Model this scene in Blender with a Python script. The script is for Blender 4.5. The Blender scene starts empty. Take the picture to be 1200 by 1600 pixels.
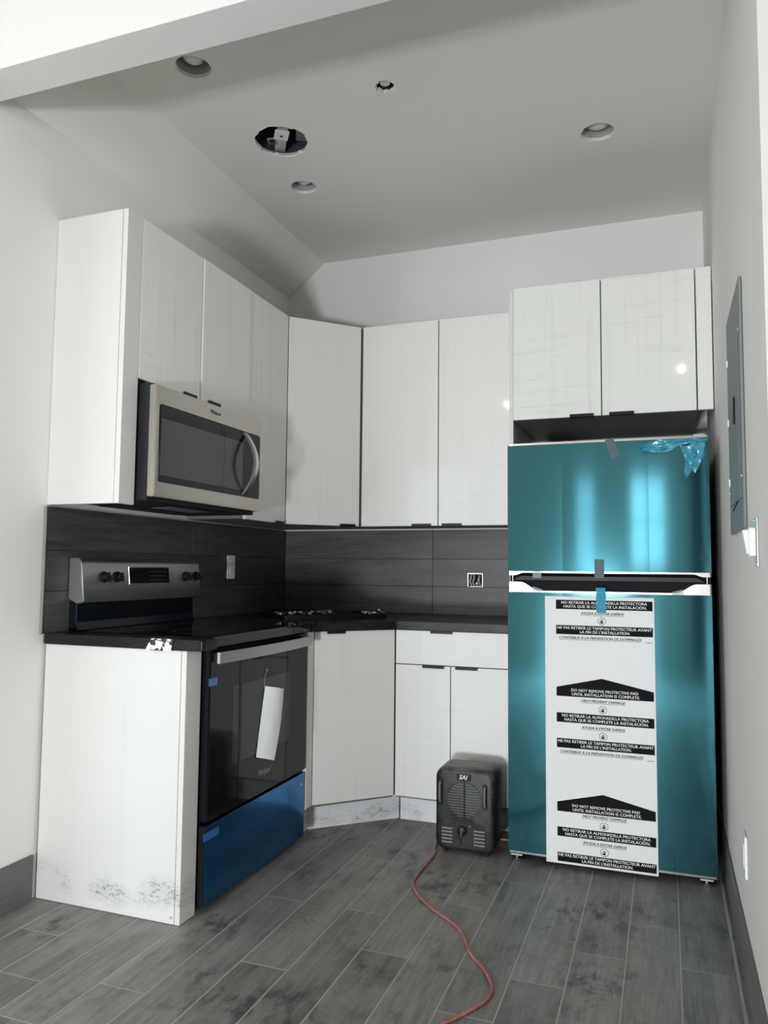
import bpy, bmesh, math, random
from mathutils import Vector, Matrix, noise
random.seed(7)
SC = bpy.context.scene
COL = SC.collection
R2 = math.sqrt(0.5)

# ------------------------------------------------------------------ camera, light, exposure
cam_d = bpy.data.cameras.new('camera'); cam = bpy.data.objects.new('camera', cam_d); COL.objects.link(cam)
CX, CY, CZ, YAW, PITCH, ROLL, FPX = 2.0669, -3.9838, 1.1394, -0.3507, 0.0738, 0.0096, 1204.23
f_ = Vector((math.sin(YAW)*math.cos(PITCH), math.cos(YAW)*math.cos(PITCH), math.sin(PITCH)))
r0 = Vector((math.cos(YAW), -math.sin(YAW), 0)); u0 = r0.cross(f_)
r_ = r0*math.cos(ROLL)+u0*math.sin(ROLL); u_ = u0*math.cos(ROLL)-r0*math.sin(ROLL)
cam.matrix_world = Matrix(((r_.x, u_.x, -f_.x, CX), (r_.y, u_.y, -f_.y, CY), (r_.z, u_.z, -f_.z, CZ), (0, 0, 0, 1)))
cam_d.sensor_fit = 'HORIZONTAL'; cam_d.sensor_width = 36.0; cam_d.lens = FPX/1200*36.0; cam_d.clip_start = 0.02
SC.camera = cam
SC.view_settings.view_transform = 'Standard'; SC.view_settings.look = 'None'
SC.view_settings.exposure = 0.22; SC.view_settings.gamma = 1.0; SC.view_settings.use_curve_mapping = False
SC.cycles.use_denoising = True
SC.cycles.max_bounces = 10; SC.cycles.diffuse_bounces = 6; SC.cycles.glossy_bounces = 4
SC.cycles.caustics_reflective = False; SC.cycles.caustics_refractive = False
SC.cycles.sample_clamp_indirect = 6.0
wd = bpy.data.worlds.new('sky'); SC.world = wd; wd.use_nodes = True
wd.node_tree.nodes['Background'].inputs[0].default_value = (0.75, 0.85, 1.0, 1)
wd.node_tree.nodes['Background'].inputs[1].default_value = 1.0

def area(name, loc, rot, sx, sy, power, col, shape='RECTANGLE'):
    l = bpy.data.lights.new(name, 'AREA'); l.shape = shape; l.size = sx; l.size_y = sy; l.energy = power; l.color = col
    o = bpy.data.objects.new(name, l); COL.objects.link(o); o.location = loc; o.rotation_euler = rot
    return o
FRONT_WIN = [(-2.2, -0.45, 0.40, 2.60), (0.95, 1.28, 1.12, 2.25), (1.765, 2.10, 1.12, 2.25)]  # first is an added fill window, the other two reflect in the film
LOW_FILL_WIN = (0.98, 1.66, 0.04, 0.50)                                                              # added low opening for a fill light, out of the film's view   # x0 x1 z0 z1 on the street wall behind the camera
SIDE_FILL_WIN = [(-5.7, -4.3, 0.8, 2.35)]                                                     # added fill window: y0 y1 z0 z1 on the far right wall
for i, (a, b, c, d) in enumerate(FRONT_WIN):
    area('window_and_fill_light', ((a+b)/2, -7.2, (c+d)/2), (math.radians(90), 0, 0), b-a, d-c, (112, 1.2, 2.8)[i], (0.93, 0.97, 1.0))
for i, (a, b, c, d) in enumerate(SIDE_FILL_WIN):
    area('window_and_fill_light', (4.8, (a+b)/2, (c+d)/2), (math.radians(90), 0, math.radians(90)), b-a, d-c, (125,)[i], (0.95, 0.98, 1.0))
a, b, c, d = LOW_FILL_WIN
area('low_fill_light', ((a+b)/2, -7.2, (c+d)/2), (math.radians(90), 0, 0), b-a, d-c, 275, (0.90, 0.95, 1.0))
for x, y in ((2.22, -4.34), (0.50, -4.74)):          # bare work bulbs behind the camera, seen as glints in the cabinet doors
    l = bpy.data.lights.new('work_bulb', 'POINT'); l.energy = 11; l.color = (1.0, 0.92, 0.80); l.shadow_soft_size = 0.02
    o = bpy.data.objects.new('work_bulb', l); COL.objects.link(o); o.location = (x, y, 2.905)

# ------------------------------------------------------------------ node helpers and materials
def newmat(name):
    m = bpy.data.materials.new(name); m.use_nodes = True
    return m, m.node_tree.nodes, m.node_tree.links, m.node_tree.nodes['Principled BSDF']
def simple(name, col, rough=0.5, metal=0.0, coat=0.0, coat_rough=0.05, aniso=0.0, spec=None, alpha=1.0):
    m, N, L, P = newmat(name)
    P.inputs['Base Color'].default_value = (*col, 1); P.inputs['Roughness'].default_value = rough
    P.inputs['Metallic'].default_value = metal; P.inputs['Coat Weight'].default_value = coat
    P.inputs['Coat Roughness'].default_value = coat_rough; P.inputs['Alpha'].default_value = alpha
    if spec is not None: P.inputs['Specular IOR Level'].default_value = spec
    return m
def mth(N, L, op, a, b=None, clamp=False):
    n = N.new('ShaderNodeMath'); n.operation = op; n.use_clamp = clamp
    for i, v in enumerate((a, b)):
        if v is None: continue
        if isinstance(v, (int, float)): n.inputs[i].default_value = v
        else: L.new(v, n.inputs[i])
    return n.outputs[0]
def noise_t(N, L, vec, scale, detail=4, rough=0.6, xyz=(1, 1, 1), off=None):
    mp = N.new('ShaderNodeMapping'); L.new(vec, mp.inputs[0]); mp.inputs['Scale'].default_value = xyz
    if off is not None: L.new(off, mp.inputs['Location'])
    n = N.new('ShaderNodeTexNoise'); L.new(mp.outputs[0], n.inputs['Vector'])
    n.inputs['Scale'].default_value = scale; n.inputs['Detail'].default_value = detail; n.inputs['Roughness'].default_value = rough
    return n.outputs[0]
def ramp(N, L, fac, stops):
    r = N.new('ShaderNodeValToRGB'); L.new(fac, r.inputs[0]); e = r.color_ramp.elements
    while len(e) < len(stops): e.new(0.5)
    for el, (p, c) in zip(e, stops):
        el.position = p; el.color = (c, c, c, 1) if isinstance(c, (int, float)) else (*c, 1)
    return r.outputs[0]
def mix(N, L, fac, a, b, blend='MIX'):
    n = N.new('ShaderNodeMix'); n.data_type = 'RGBA'; n.blend_type = blend
    for sock, v in ((n.inputs[0], fac), (n.inputs[6], a), (n.inputs[7], b)):
        if isinstance(v, (int, float)): sock.default_value = v
        elif isinstance(v, tuple): sock.default_value = (*v, 1)
        else: L.new(v, sock)
    return n.outputs[2]
def bump(N, L, P, h, strength=0.2, dist=0.002):
    b = N.new('ShaderNodeBump'); b.inputs['Strength'].default_value = strength; b.inputs['Distance'].default_value = dist
    L.new(h, b.inputs['Height']); L.new(b.outputs[0], P.inputs['Normal'])

def paint(name, col, rough=0.75, scale=9):
    m, N, L, P = newmat(name); g = N.new('ShaderNodeNewGeometry').outputs['Position']
    n = noise_t(N, L, g, 1.3, 3); c = mix(N, L, n, tuple(v*0.965 for v in col), tuple(min(1, v*1.02) for v in col))
    L.new(c, P.inputs['Base Color']); P.inputs['Roughness'].default_value = rough
    bump(N, L, P, noise_t(N, L, g, 90, 3), 0.06, 0.001)
    return m
def white_door(name, col, dirt=0.5, scuff=None):
    """glossy white laminate with faint vertical and horizontal dust streaks; scuff = (z0, z1) of the dirt line near the floor"""
    m, N, L, P = newmat(name); g = N.new('ShaderNodeNewGeometry').outputs['Position']
    v = ramp(N, L, noise_t(N, L, g, 1.0, 5, 0.65, (42, 42, 0.8)), [(0.52, 0), (0.74, 1)])
    h = ramp(N, L, noise_t(N, L, g, 1.0, 5, 0.65, (2.6, 2.6, 48)), [(0.57, 0), (0.74, 1)])
    gate = ramp(N, L, noise_t(N, L, g, 3.1, 3), [(0.36, 0.12), (0.66, 1)])
    gate2 = ramp(N, L, noise_t(N, L, g, 2.3, 3, 0.5, (1, 1.3, 0.9)), [(0.44, 0), (0.62, 1)])
    spot = ramp(N, L, noise_t(N, L, g, 60, 2), [(0.70, 0), (0.76, 1)])
    spot = mth(N, L, 'MULTIPLY', spot, ramp(N, L, noise_t(N, L, g, 7, 2), [(0.5, 0), (0.7, 1)]))
    fac = mth(N, L, 'ADD', mth(N, L, 'MULTIPLY', v, gate), mth(N, L, 'MULTIPLY', h, gate2), True)
    fac = mth(N, L, 'MULTIPLY', fac, 0.19*dirt)
    fac = mth(N, L, 'ADD', fac, mth(N, L, 'MULTIPLY', spot, 0.45*dirt), True)
    c = mix(N, L, fac, col, (0.33, 0.32, 0.29))
    if scuff:
        sx = N.new('ShaderNodeSeparateXYZ'); L.new(g, sx.inputs[0]); z = sx.outputs['Z']
        w = mth(N, L, 'ADD', z, mth(N, L, 'MULTIPLY', mth(N, L, 'SUBTRACT', noise_t(N, L, g, 5, 3), 0.5), 0.10))
        zm, hw = (scuff[0]+scuff[1])/2, (scuff[1]-scuff[0])/2
        band = mth(N, L, 'SUBTRACT', 1.0, mth(N, L, 'DIVIDE', mth(N, L, 'ABSOLUTE', mth(N, L, 'SUBTRACT', w, zm)), hw), True)
        s1 = mth(N, L, 'LESS_THAN', mth(N, L, 'ABSOLUTE', mth(N, L, 'SUBTRACT', noise_t(N, L, g, 1.0, 7, 0.72, (11, 11, 26)), 0.5)), 0.011)
        s2 = ramp(N, L, noise_t(N, L, g, 7, 4), [(0.42, 0), (0.58, 1)])
        sf = mth(N, L, 'MULTIPLY', mth(N, L, 'MULTIPLY', s1, band), s2, True)
        soft = mth(N, L, 'MULTIPLY', mth(N, L, 'MULTIPLY', band, s2), 0.16)
        c = mix(N, L, mth(N, L, 'ADD', mth(N, L, 'MULTIPLY', sf, 0.85), soft, True), c, (0.10, 0.10, 0.10))
    L.new(c, P.inputs['Base Color']); P.inputs['Roughness'].default_value = 0.42
    P.inputs['Coat Weight'].default_value = 0.10; P.inputs['Coat Roughness'].default_value = 0.06
    bump(N, L, P, noise_t(N, L, g, 14, 2), 0.04, 0.002)
    return m
def wood_tile(name, dark, light, axis, smudge=0.0, rough=0.45, steps=(), spec=0.5):
    """wood-look porcelain: grain stretched along one axis, own tone and grain offset per tile"""
    m, N, L, P = newmat(name); g = N.new('ShaderNodeNewGeometry').outputs['Position']
    rnd = N.new('ShaderNodeObjectInfo').outputs['Random']
    cmb = N.new('ShaderNodeCombineXYZ')
    for i, k in enumerate((37.0, 53.0, 71.0)): L.new(mth(N, L, 'MULTIPLY', rnd, k), cmb.inputs[i])
    lo = {'x': (3, 34, 34), 'y': (34, 3, 34)}[axis]; md = {'x': (1.2, 9, 9), 'y': (9, 1.2, 9)}[axis]
    fine = noise_t(N, L, g, 1.6, 8, 0.72, lo, cmb.outputs[0]); broad = noise_t(N, L, g, 1.4, 5, 0.6, md, cmb.outputs[0])
    vein = noise_t(N, L, g, 2.0, 6, 0.8, {'x': (3.5, 95, 95), 'y': (95, 3.5, 95)}[axis], cmb.outputs[0])
    t = mth(N, L, 'ADD', mth(N, L, 'ADD', mth(N, L, 'MULTIPLY', fine, 0.35), mth(N, L, 'MULTIPLY', vein, 0.30)), mth(N, L, 'MULTIPLY', broad, 0.35))
    c = mix(N, L, ramp(N, L, t, [(0.39, 0), (0.61, 1)]), dark, light)
    tone = mth(N, L, 'ADD', mth(N, L, 'MULTIPLY', rnd, 0.34), 0.83)
    tc = N.new('ShaderNodeCombineColor')
    for i in range(3): L.new(tone, tc.inputs[i])
    c = mix(N, L, 1.0, c, tc.outputs[0], 'MULTIPLY')
    ro = mth(N, L, 'ADD', mth(N, L, 'MULTIPLY', fine, 0.25), rough-0.12)
    if smudge:
        patch = ramp(N, L, noise_t(N, L, g, 3.0, 3), [(0.48, 0), (0.62, 1)])
        strk = ramp(N, L, noise_t(N, L, g, 1.0, 6, 0.7, (22, 11, 10)), [(0.46, 0), (0.62, 1)])
        s = mth(N, L, 'MULTIPLY', mth(N, L, 'MULTIPLY', patch, strk), smudge)
        for (x, y, ang, w, h) in steps:                       # dusty shoe prints: an oval with tread bars
            mp = N.new('ShaderNodeMapping'); mp.vector_type = 'TEXTURE'; L.new(g, mp.inputs[0])
            mp.inputs['Location'].default_value = (x, y, 0); mp.inputs['Rotation'].default_value = (0, 0, ang); mp.inputs['Scale'].default_value = (w, h, 1)
            sp = N.new('ShaderNodeSeparateXYZ'); L.new(mp.outputs[0], sp.inputs[0])
            d = mth(N, L, 'ADD', mth(N, L, 'POWER', sp.outputs['X'], 2.0), mth(N, L, 'POWER', mth(N, L, 'ABSOLUTE', sp.outputs['Y']), 2.0))
            ov = mth(N, L, 'GREATER_THAN', 1.0, d)
            bars = mth(N, L, 'GREATER_THAN', mth(N, L, 'SINE', mth(N, L, 'ADD', mth(N, L, 'MULTIPLY', sp.outputs['Y'], 26.0), mth(N, L, 'MULTIPLY', mth(N, L, 'ABSOLUTE', sp.outputs['X']), 5.0))), 0.0)
            wear = ramp(N, L, noise_t(N, L, g, 26, 4), [(0.42, 0), (0.6, 1)])
            s = mth(N, L, 'ADD', s, mth(N, L, 'MULTIPLY', mth(N, L, 'MULTIPLY', mth(N, L, 'MULTIPLY', ov, bars), wear), 0.30), True)
        c = mix(N, L, s, c, (0.045, 0.045, 0.046))
        haze = ramp(N, L, noise_t(N, L, g, 4.5, 5, 0.7), [(0.48, 0), (0.70, 0.38)])
        c = mix(N, L, haze, c, (0.36, 0.36, 0.34))
        dust = ramp(N, L, noise_t(N, L, g, 38, 4, 0.7), [(0.64, 0), (0.74, 1)])
        dust = mth(N, L, 'MULTIPLY', dust, ramp(N, L, noise_t(N, L, g, 2.2, 2), [(0.5, 0), (0.62, 0.7)]))
        c = mix(N, L, dust, c, (0.42, 0.42, 0.40))
    L.new(c, P.inputs['Base Color']); L.new(ro, P.inputs['Roughness'])
    bump(N, L, P, fine, 0.12, 0.001); P.inputs['Specular IOR Level'].default_value = spec
    return m
def metal(name, col, rough=0.28, brush=None, coat=0.0):
    m, N, L, P = newmat(name); g = N.new('ShaderNodeNewGeometry').outputs['Position']
    P.inputs['Metallic'].default_value = 1.0; P.inputs['Base Color'].default_value = (*col, 1)
    P.inputs['Coat Weight'].default_value = coat; P.inputs['Coat Roughness'].default_value = 0.03
    if brush:
        n = noise_t(N, L, g, 1.0, 3, 0.6, brush)
        L.new(mth(N, L, 'ADD', mth(N, L, 'MULTIPLY', n, 0.12), rough-0.06), P.inputs['Roughness'])
        c = mix(N, L, n, tuple(v*0.9 for v in col), tuple(min(1, v*1.08) for v in col)); L.new(c, P.inputs['Base Color'])
        bump(N, L, P, n, 0.05, 0.0006)
    else:
        P.inputs['Roughness'].default_value = rough
    return m
def film(name, col, rough, brush):
    """brushed steel seen through a tinted peel-off film: reflections smeared up and down, with a clear film gloss on top"""
    m = metal(name, col, rough, None, 0.22); N, L = m.node_tree.nodes, m.node_tree.links; P = N['Principled BSDF']
    g = N.new('ShaderNodeNewGeometry').outputs['Position']
    P.inputs['Anisotropic'].default_value = 0.66; P.inputs['Anisotropic Rotation'].default_value = 0.25
    tg = N.new('ShaderNodeTangent'); tg.direction_type = 'RADIAL'; tg.axis = 'Z'; L.new(tg.outputs[0], P.inputs['Tangent'])
    n = noise_t(N, L, g, 1.0, 3, 0.6, brush)
    c = mix(N, L, n, tuple(v*0.93 for v in col), tuple(min(1, v*1.06) for v in col)); L.new(c, P.inputs['Base Color'])
    bump(N, L, P, noise_t(N, L, g, 5, 2, 0.5, (1, 1, 0.4)), 0.03, 0.003)
    return m

M = {}
M['wall'] = paint('painted_wall', (0.80, 0.79, 0.76)); M['ceil'] = paint('painted_ceiling', (0.78, 0.77, 0.73))
M['hall'] = paint('darkened_hallway_wall', (0.20, 0.20, 0.20)); M['front_dim'] = paint('darkened_front_wall', (0.50, 0.49, 0.46)); M['beam'] = paint('painted_header', (0.74, 0.73, 0.71))  # front wall and hallway colours darkened to stand in for dim, unlit space
M['white'] = white_door('white_laminate', (0.815, 0.81, 0.77), 0.75)
M['white_dirty'] = white_door('white_laminate_dusty', (0.80, 0.80, 0.755), 1.5)
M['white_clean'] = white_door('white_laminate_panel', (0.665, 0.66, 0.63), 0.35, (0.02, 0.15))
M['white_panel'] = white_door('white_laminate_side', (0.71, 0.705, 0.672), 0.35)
M['kick'] = white_door('white_toe_kick', (0.78, 0.79, 0.79), 0.8, (-0.01, 0.085))
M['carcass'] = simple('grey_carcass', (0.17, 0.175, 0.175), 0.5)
M['black'] = simple('black_plastic', (0.009, 0.009, 0.010), 0.4, spec=0.25)
M['recess'] = simple('recess_black', (0.014, 0.015, 0.017), 0.6, spec=0.06); M['matblack'] = simple('dull_black', (0.008, 0.008, 0.009), 0.7)
M['glass'] = simple('black_glass', (0.006, 0.007, 0.008), 0.05, spec=0.25)
M['ovenglass'] = simple('oven_black_glass', (0.008, 0.009, 0.010), 0.06, spec=0.2)
M['ovenwin'] = simple('oven_window_glass', (0.030, 0.033, 0.032), 0.07, spec=0.3)
M['mwwin'] = simple('mesh_window_glass', (0.035, 0.040, 0.038), 0.12, spec=0.6)
M['darkblue'] = simple('dark_enamel', (0.005, 0.007, 0.012), 0.22, spec=0.2)
M['steel'] = metal('stainless_steel', (0.50, 0.47, 0.42), 0.30, (260, 2.5, 260))
M['steel2'] = metal('range_stainless', (0.46, 0.47, 0.455), 0.42, (200, 2.0, 200))
M['handle_steel'] = metal('satin_handle_steel', (0.62, 0.61, 0.58), 0.36); M['chrome'] = metal('bright_metal', (0.72, 0.71, 0.68), 0.18)
M['silver'] = metal('silver_trim', (0.74, 0.70, 0.66), 0.22)
M['galv'] = metal('galvanised_metal', (0.52, 0.52, 0.50), 0.38)
M['teal'] = film('teal_film_on_steel', (0.078, 0.290, 0.345), 0.10, (3, 3, 240))
M['blue'] = film('blue_film_on_steel', (0.008, 0.18, 0.44), 0.16, (3, 3, 240))
M['peel'] = simple('crumpled_teal_film', (0.05, 0.30, 0.42), 0.22, 0.0, 0.7, 0.06)
M['bluetape'] = simple('blue_tape', (0.015, 0.16, 0.46), 0.35, 0, 0.3, alpha=0.92)
M['cyantape'] = simple('clear_blue_tape', (0.03, 0.36, 0.55), 0.5, spec=0.2, alpha=0.7)
M['greytape'] = simple('grey_tape', (0.11, 0.16, 0.18), 0.5, spec=0.25, alpha=0.85)
M['cleartape'] = simple('clear_tape', (0.45, 0.62, 0.64), 0.25, 0, 0.3, alpha=0.26)
M['blacktop'] = wood_tile('dark_laminate_counter', (0.005, 0.005, 0.005), (0.014, 0.014, 0.014), 'x', 0, 0.27, (), 0.3)
M['plank'] = wood_tile('grey_wood_look_plank', (0.115, 0.113, 0.110), (0.320, 0.312, 0.298), 'y', 0.9, 0.50,
    [(1.72, -1.44, 0.9, 0.055, 0.10), (1.86, -1.72, 0.35, 0.05, 0.11), (1.42, -1.22, 0.5, 0.05, 0.10), (0.93, -1.62, -0.5, 0.05, 0.11),
     (0.80, -1.40, -0.3, 0.055, 0.10), (1.80, -1.12, 0.9, 0.045, 0.10)])
M['tile_x'] = wood_tile('shaded_wood_look_tile_back', (0.030, 0.029, 0.028), (0.112, 0.108, 0.102), 'x', 0, 0.45)  # shade under the wall cabinets put into the tile colour
M['tile_y'] = wood_tile('shaded_wood_look_tile_side', (0.026, 0.025, 0.024), (0.100, 0.097, 0.092), 'y', 0, 0.45)  # side copy, darker still for the shade behind the range
M['base_tile'] = wood_tile('baseboard_tile', (0.100, 0.098, 0.095), (0.165, 0.160, 0.154), 'y', 0, 0.5)
M['grout'] = simple('pale_grout', (0.42, 0.42, 0.40), 0.9); M['dkgrout'] = simple('dark_grout', (0.055, 0.053, 0.051), 0.9)
M['plastic_white'] = simple('white_plastic', (0.80, 0.80, 0.78), 0.35)
M['panel'] = simple('grey_enamel_cover', (0.21, 0.23, 0.23), 0.6, spec=0.25)
M['ink'] = simple('black_ink', (0.010, 0.010, 0.011), 0.8, spec=0.1); M['print_white'] = simple('white_print', (0.78, 0.79, 0.78), 0.6)
M['logo'] = simple('grey_logo_print', (0.34, 0.34, 0.33), 0.4); M['logo_dark'] = simple('dark_logo_print', (0.05, 0.05, 0.05), 0.4)
M['heaterlogo'] = simple('pale_logo_print', (0.72, 0.72, 0.70), 0.5)
M['wood'] = simple('raw_joist_wood', (0.25, 0.21, 0.16), 0.8); M['yellow'] = simple('yellow_plastic', (0.42, 0.33, 0.03), 0.5)
M['can'] = simple('grey_can_metal', (0.42, 0.42, 0.42), 0.5); M['lens'] = simple('frosted_lens', (0.72, 0.72, 0.70), 0.4)
M['void'] = simple('dark_void', (0.035, 0.037, 0.045), 0.9)
M['led'] = simple('red_lamp', (0.35, 0.02, 0.03), 0.3)
M['wire'] = simple('wire_white', (0.6, 0.6, 0.58), 0.4)
M['glasspane'] = None
def foam():
    m, N, L, P = newmat('white_foam_sheet'); g = N.new('ShaderNodeNewGeometry').outputs['Position']
    n = noise_t(N, L, g, 1.0, 4, 0.6, (120, 120, 260)); b = noise_t(N, L, g, 6, 3, 0.5, (1, 1, 2))
    c = mix(N, L, n, (0.72, 0.73, 0.72), (0.84, 0.85, 0.84)); L.new(c, P.inputs['Base Color']); P.inputs['Roughness'].default_value = 0.7
    bump(N, L, P, mth(N, L, 'ADD', n, b), 0.35, 0.002); return m
M['foam'] = foam()
def dusty_black():
    m, N, L, P = newmat('dusty_black_heater'); g = N.new('ShaderNodeNewGeometry'); p = g.outputs['Position']
    sp = N.new('ShaderNodeSeparateXYZ'); L.new(g.outputs['Normal'], sp.inputs[0])
    up = ramp(N, L, sp.outputs['Z'], [(0.1, 0), (0.9, 1)])
    n = ramp(N, L, noise_t(N, L, p, 14, 5, 0.65), [(0.42, 0), (0.68, 1)]); k = ramp(N, L, noise_t(N, L, p, 130, 2), [(0.70, 0), (0.74, 1)])
    fac = mth(N, L, 'ADD', mth(N, L, 'MULTIPLY', n, 0.14), mth(N, L, 'MULTIPLY', up, mth(N, L, 'ADD', mth(N, L, 'MULTIPLY', n, 0.5), 0.22)), True)
    c = mix(N, L, fac, (0.007, 0.008, 0.009), (0.20, 0.195, 0.18)); c = mix(N, L, k, c, (0.6, 0.6, 0.58))
    L.new(c, P.inputs['Base Color']); P.inputs['Roughness'].default_value = 0.42; P.inputs['Specular IOR Level'].default_value = 0.3; return m
M['heater'] = dusty_black()
M['heater_grey'] = simple('dusty_grey_slat', (0.17, 0.17, 0.165), 0.5)
def cordmat():
    m, N, L, P = newmat('red_cord_rubber'); g = N.new('ShaderNodeNewGeometry').outputs['Position']
    c = mix(N, L, ramp(N, L, noise_t(N, L, g, 30, 4), [(0.4, 0), (0.7, 1)]), (0.38, 0.095, 0.085), (0.44, 0.22, 0.19))
    L.new(c, P.inputs['Base Color']); P.inputs['Roughness'].default_value = 0.45; return m
M['cord'] = cordmat()
def crinkle(name, a, b, lo=0.52):
    m, N, L, P = newmat(name); g = N.new('ShaderNodeNewGeometry').outputs['Position']
    c = mix(N, L, ramp(N, L, noise_t(N, L, g, 38, 2), [(lo, 0), (lo+0.05, 1)]), a, b)
    L.new(c, P.inputs['Base Color']); P.inputs['Roughness'].default_value = 0.2; P.inputs['Coat Weight'].default_value = 0.5; return m
M['flap'] = crinkle('torn_white_film', (0.03, 0.03, 0.03), (0.78, 0.78, 0.76), 0.42); M['scrap'] = crinkle('torn_film', (0.012, 0.012, 0.012), (0.62, 0.62, 0.60))
def pane():
    m, N, L, P = newmat('window_glass'); out = N['Material Output']
    t = N.new('ShaderNodeBsdfTransparent'); gl = N.new('ShaderNodeBsdfGlossy'); gl.inputs['Roughness'].default_value = 0.0
    fr = N.new('ShaderNodeFresnel'); mx = N.new('ShaderNodeMixShader'); L.new(fr.outputs[0], mx.inputs[0]); L.new(t.outputs[0], mx.inputs[1]); L.new(gl.outputs[0], mx.inputs[2])
    L.new(mx.outputs[0], out.inputs[0]); return m
M['pane'] = pane()

# ------------------------------------------------------------------ object helpers
class B:
    """collects shapes, then links them as ONE mesh object"""
    def __init__(s): s.bm = bmesh.new()
    def box(s, x0, x1, y0, y1, z0, z1, bev=0.0, seg=1):
        return s.prism([(x0, y0), (x1, y0), (x1, y1), (x0, y1)], z0, z1, 'z', bev, seg)
    def prism(s, poly, a, b, axis='z', bev=0.0, seg=1, fn=None):
        t = bmesh.new()
        def P(u, v, w):
            return {'z': (u, v, w), 'y': (u, w, v), 'x': (w, u, v)}[axis]
        lo = [t.verts.new(P(u, v, a)) for u, v in poly]; hi = [t.verts.new(P(u, v, b)) for u, v in poly]
        n = len(poly); t.faces.new(lo); t.faces.new(hi)
        for i in range(n): t.faces.new((lo[i], lo[(i+1) % n], hi[(i+1) % n], hi[i]))
        bmesh.ops.recalc_face_normals(t, faces=t.faces)
        if bev:
            ed = [e for e in t.edges if len(e.link_faces) == 2 and e.calc_face_angle() > 0.5]
            bmesh.ops.bevel(t, geom=ed, offset=bev, segments=seg, affect='EDGES', clamp_overlap=True)
        s._join(t, fn); return s
    def tube(s, pts, r, seg=10, caps=True, fn=None):
        t = bmesh.new(); pts = [Vector(p) for p in pts]; rings = []
        up = Vector((0, 0, 1)); prev = None
        for i, p in enumerate(pts):
            d = (pts[min(i+1, len(pts)-1)]-pts[max(i-1, 0)]).normalized()
            a = d.cross(prev if prev else (up if abs(d.z) < 0.95 else Vector((1, 0, 0))))
            a = (a if not prev else prev-d*prev.dot(d)).normalized(); prev = a; b = d.cross(a)
            rr = r[i] if isinstance(r, (list, tuple)) else r
            rings.append([t.verts.new(p+(a*math.cos(2*math.pi*k/seg)+b*math.sin(2*math.pi*k/seg))*rr) for k in range(seg)])
        for q, w in zip(rings, rings[1:]):
            for k in range(seg): t.faces.new((q[k], q[(k+1) % seg], w[(k+1) % seg], w[k]))
        if caps: t.faces.new(rings[0]); t.faces.new(rings[-1])
        bmesh.ops.recalc_face_normals(t, faces=t.faces); s._join(t, fn); s.smooth = True; return s
    def lathe(s, prof, c, axis='z', seg=24, rag=None):
        t = bmesh.new(); rings = []
        for r, h in prof:
            ring = []
            for k in range(seg):
                a = 2*math.pi*k/seg; q = r*(rag[k] if rag else 1); u, v = q*math.cos(a), q*math.sin(a)
                o = {'z': (u, v, h), 'x': (h, u, v), 'y': (u, h, v)}[axis]
                ring.append(t.verts.new((c[0]+o[0], c[1]+o[1], c[2]+o[2])))
            rings.append(ring)
        for q, w in zip(rings, rings[1:]):
            for k in range(seg): t.faces.new((q[k], q[(k+1) % seg], w[(k+1) % seg], w[k]))
        for e, ring in ((prof[0], rings[0]), (prof[-1], rings[-1])):
            if prof[0] != prof[-1] and (e[0] < 0.6*max(p[0] for p in prof) or e is prof[-1]): t.faces.new(ring)
        bmesh.ops.recalc_face_normals(t, faces=t.faces); s._join(t); s.smooth = True; return s
    def grid(s, fn, nu, nv, thick=0.0):
        t = bmesh.new(); g = [[t.verts.new(fn(i/nu, j/nv)) for j in range(nv+1)] for i in range(nu+1)]
        for i in range(nu):
            for j in range(nv): t.faces.new((g[i][j], g[i+1][j], g[i+1][j+1], g[i][j+1]))
        bmesh.ops.recalc_face_normals(t, faces=t.faces)
        if thick: bmesh.ops.solidify(t, geom=t.faces[:], thickness=thick)
        s._join(t); s.smooth = True; return s
    def _join(s, t, fn=None):
        if fn:
            for v in t.verts: v.co = Vector(fn(v.co))
            bmesh.ops.recalc_face_normals(t, faces=t.faces)
        me = bpy.data.meshes.new('tmp'); t.to_mesh(me); t.free(); s.bm.from_mesh(me); bpy.data.meshes.remove(me)
    smooth = False
    def build(s, name, mat, parent=None, loc=None):
        o = Vector(loc) if loc is not None else Vector((0, 0, 0))
        base = o + worldloc(parent)
        for v in s.bm.verts: v.co -= base
        me = bpy.data.meshes.new(name)
        s.bm.to_mesh(me); s.bm.free(); me.materials.append(M[mat])
        if s.smooth:
            me.polygons.foreach_set('use_smooth', [True]*len(me.polygons)); me.set_sharp_from_angle(angle=0.7)
        ob = bpy.data.objects.new(name, me); COL.objects.link(ob); ob.location = o
        if parent: ob.parent = parent
        return ob
def worldloc(o):
    v = Vector((0, 0, 0))
    while o: v += o.location; o = o.parent
    return v
def tag(o, label, cat, group=None, kind=None):
    o['label'] = label; o['category'] = cat
    if group: o['group'] = group
    if kind: o['kind'] = kind
    return o
def thing(name, loc, label, cat, group=None):
    o = bpy.data.objects.new(name, None); COL.objects.link(o); o.location = loc; o.empty_display_size = 0.05
    return tag(o, label, cat, group)
def struct(o): o['kind'] = 'structure'; return o
def box(name, mat, parent, x0, x1, y0, y1, z0, z1, bev=0.0015, seg=1):
    return B().box(x0, x1, y0, y1, z0, z1, bev, seg).build(name, mat, parent)
def copy_tree(o, parent=None):
    c = o.copy(); COL.objects.link(c); c.parent = parent
    for ch in list(o.children): copy_tree(ch, c)
    return c
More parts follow.
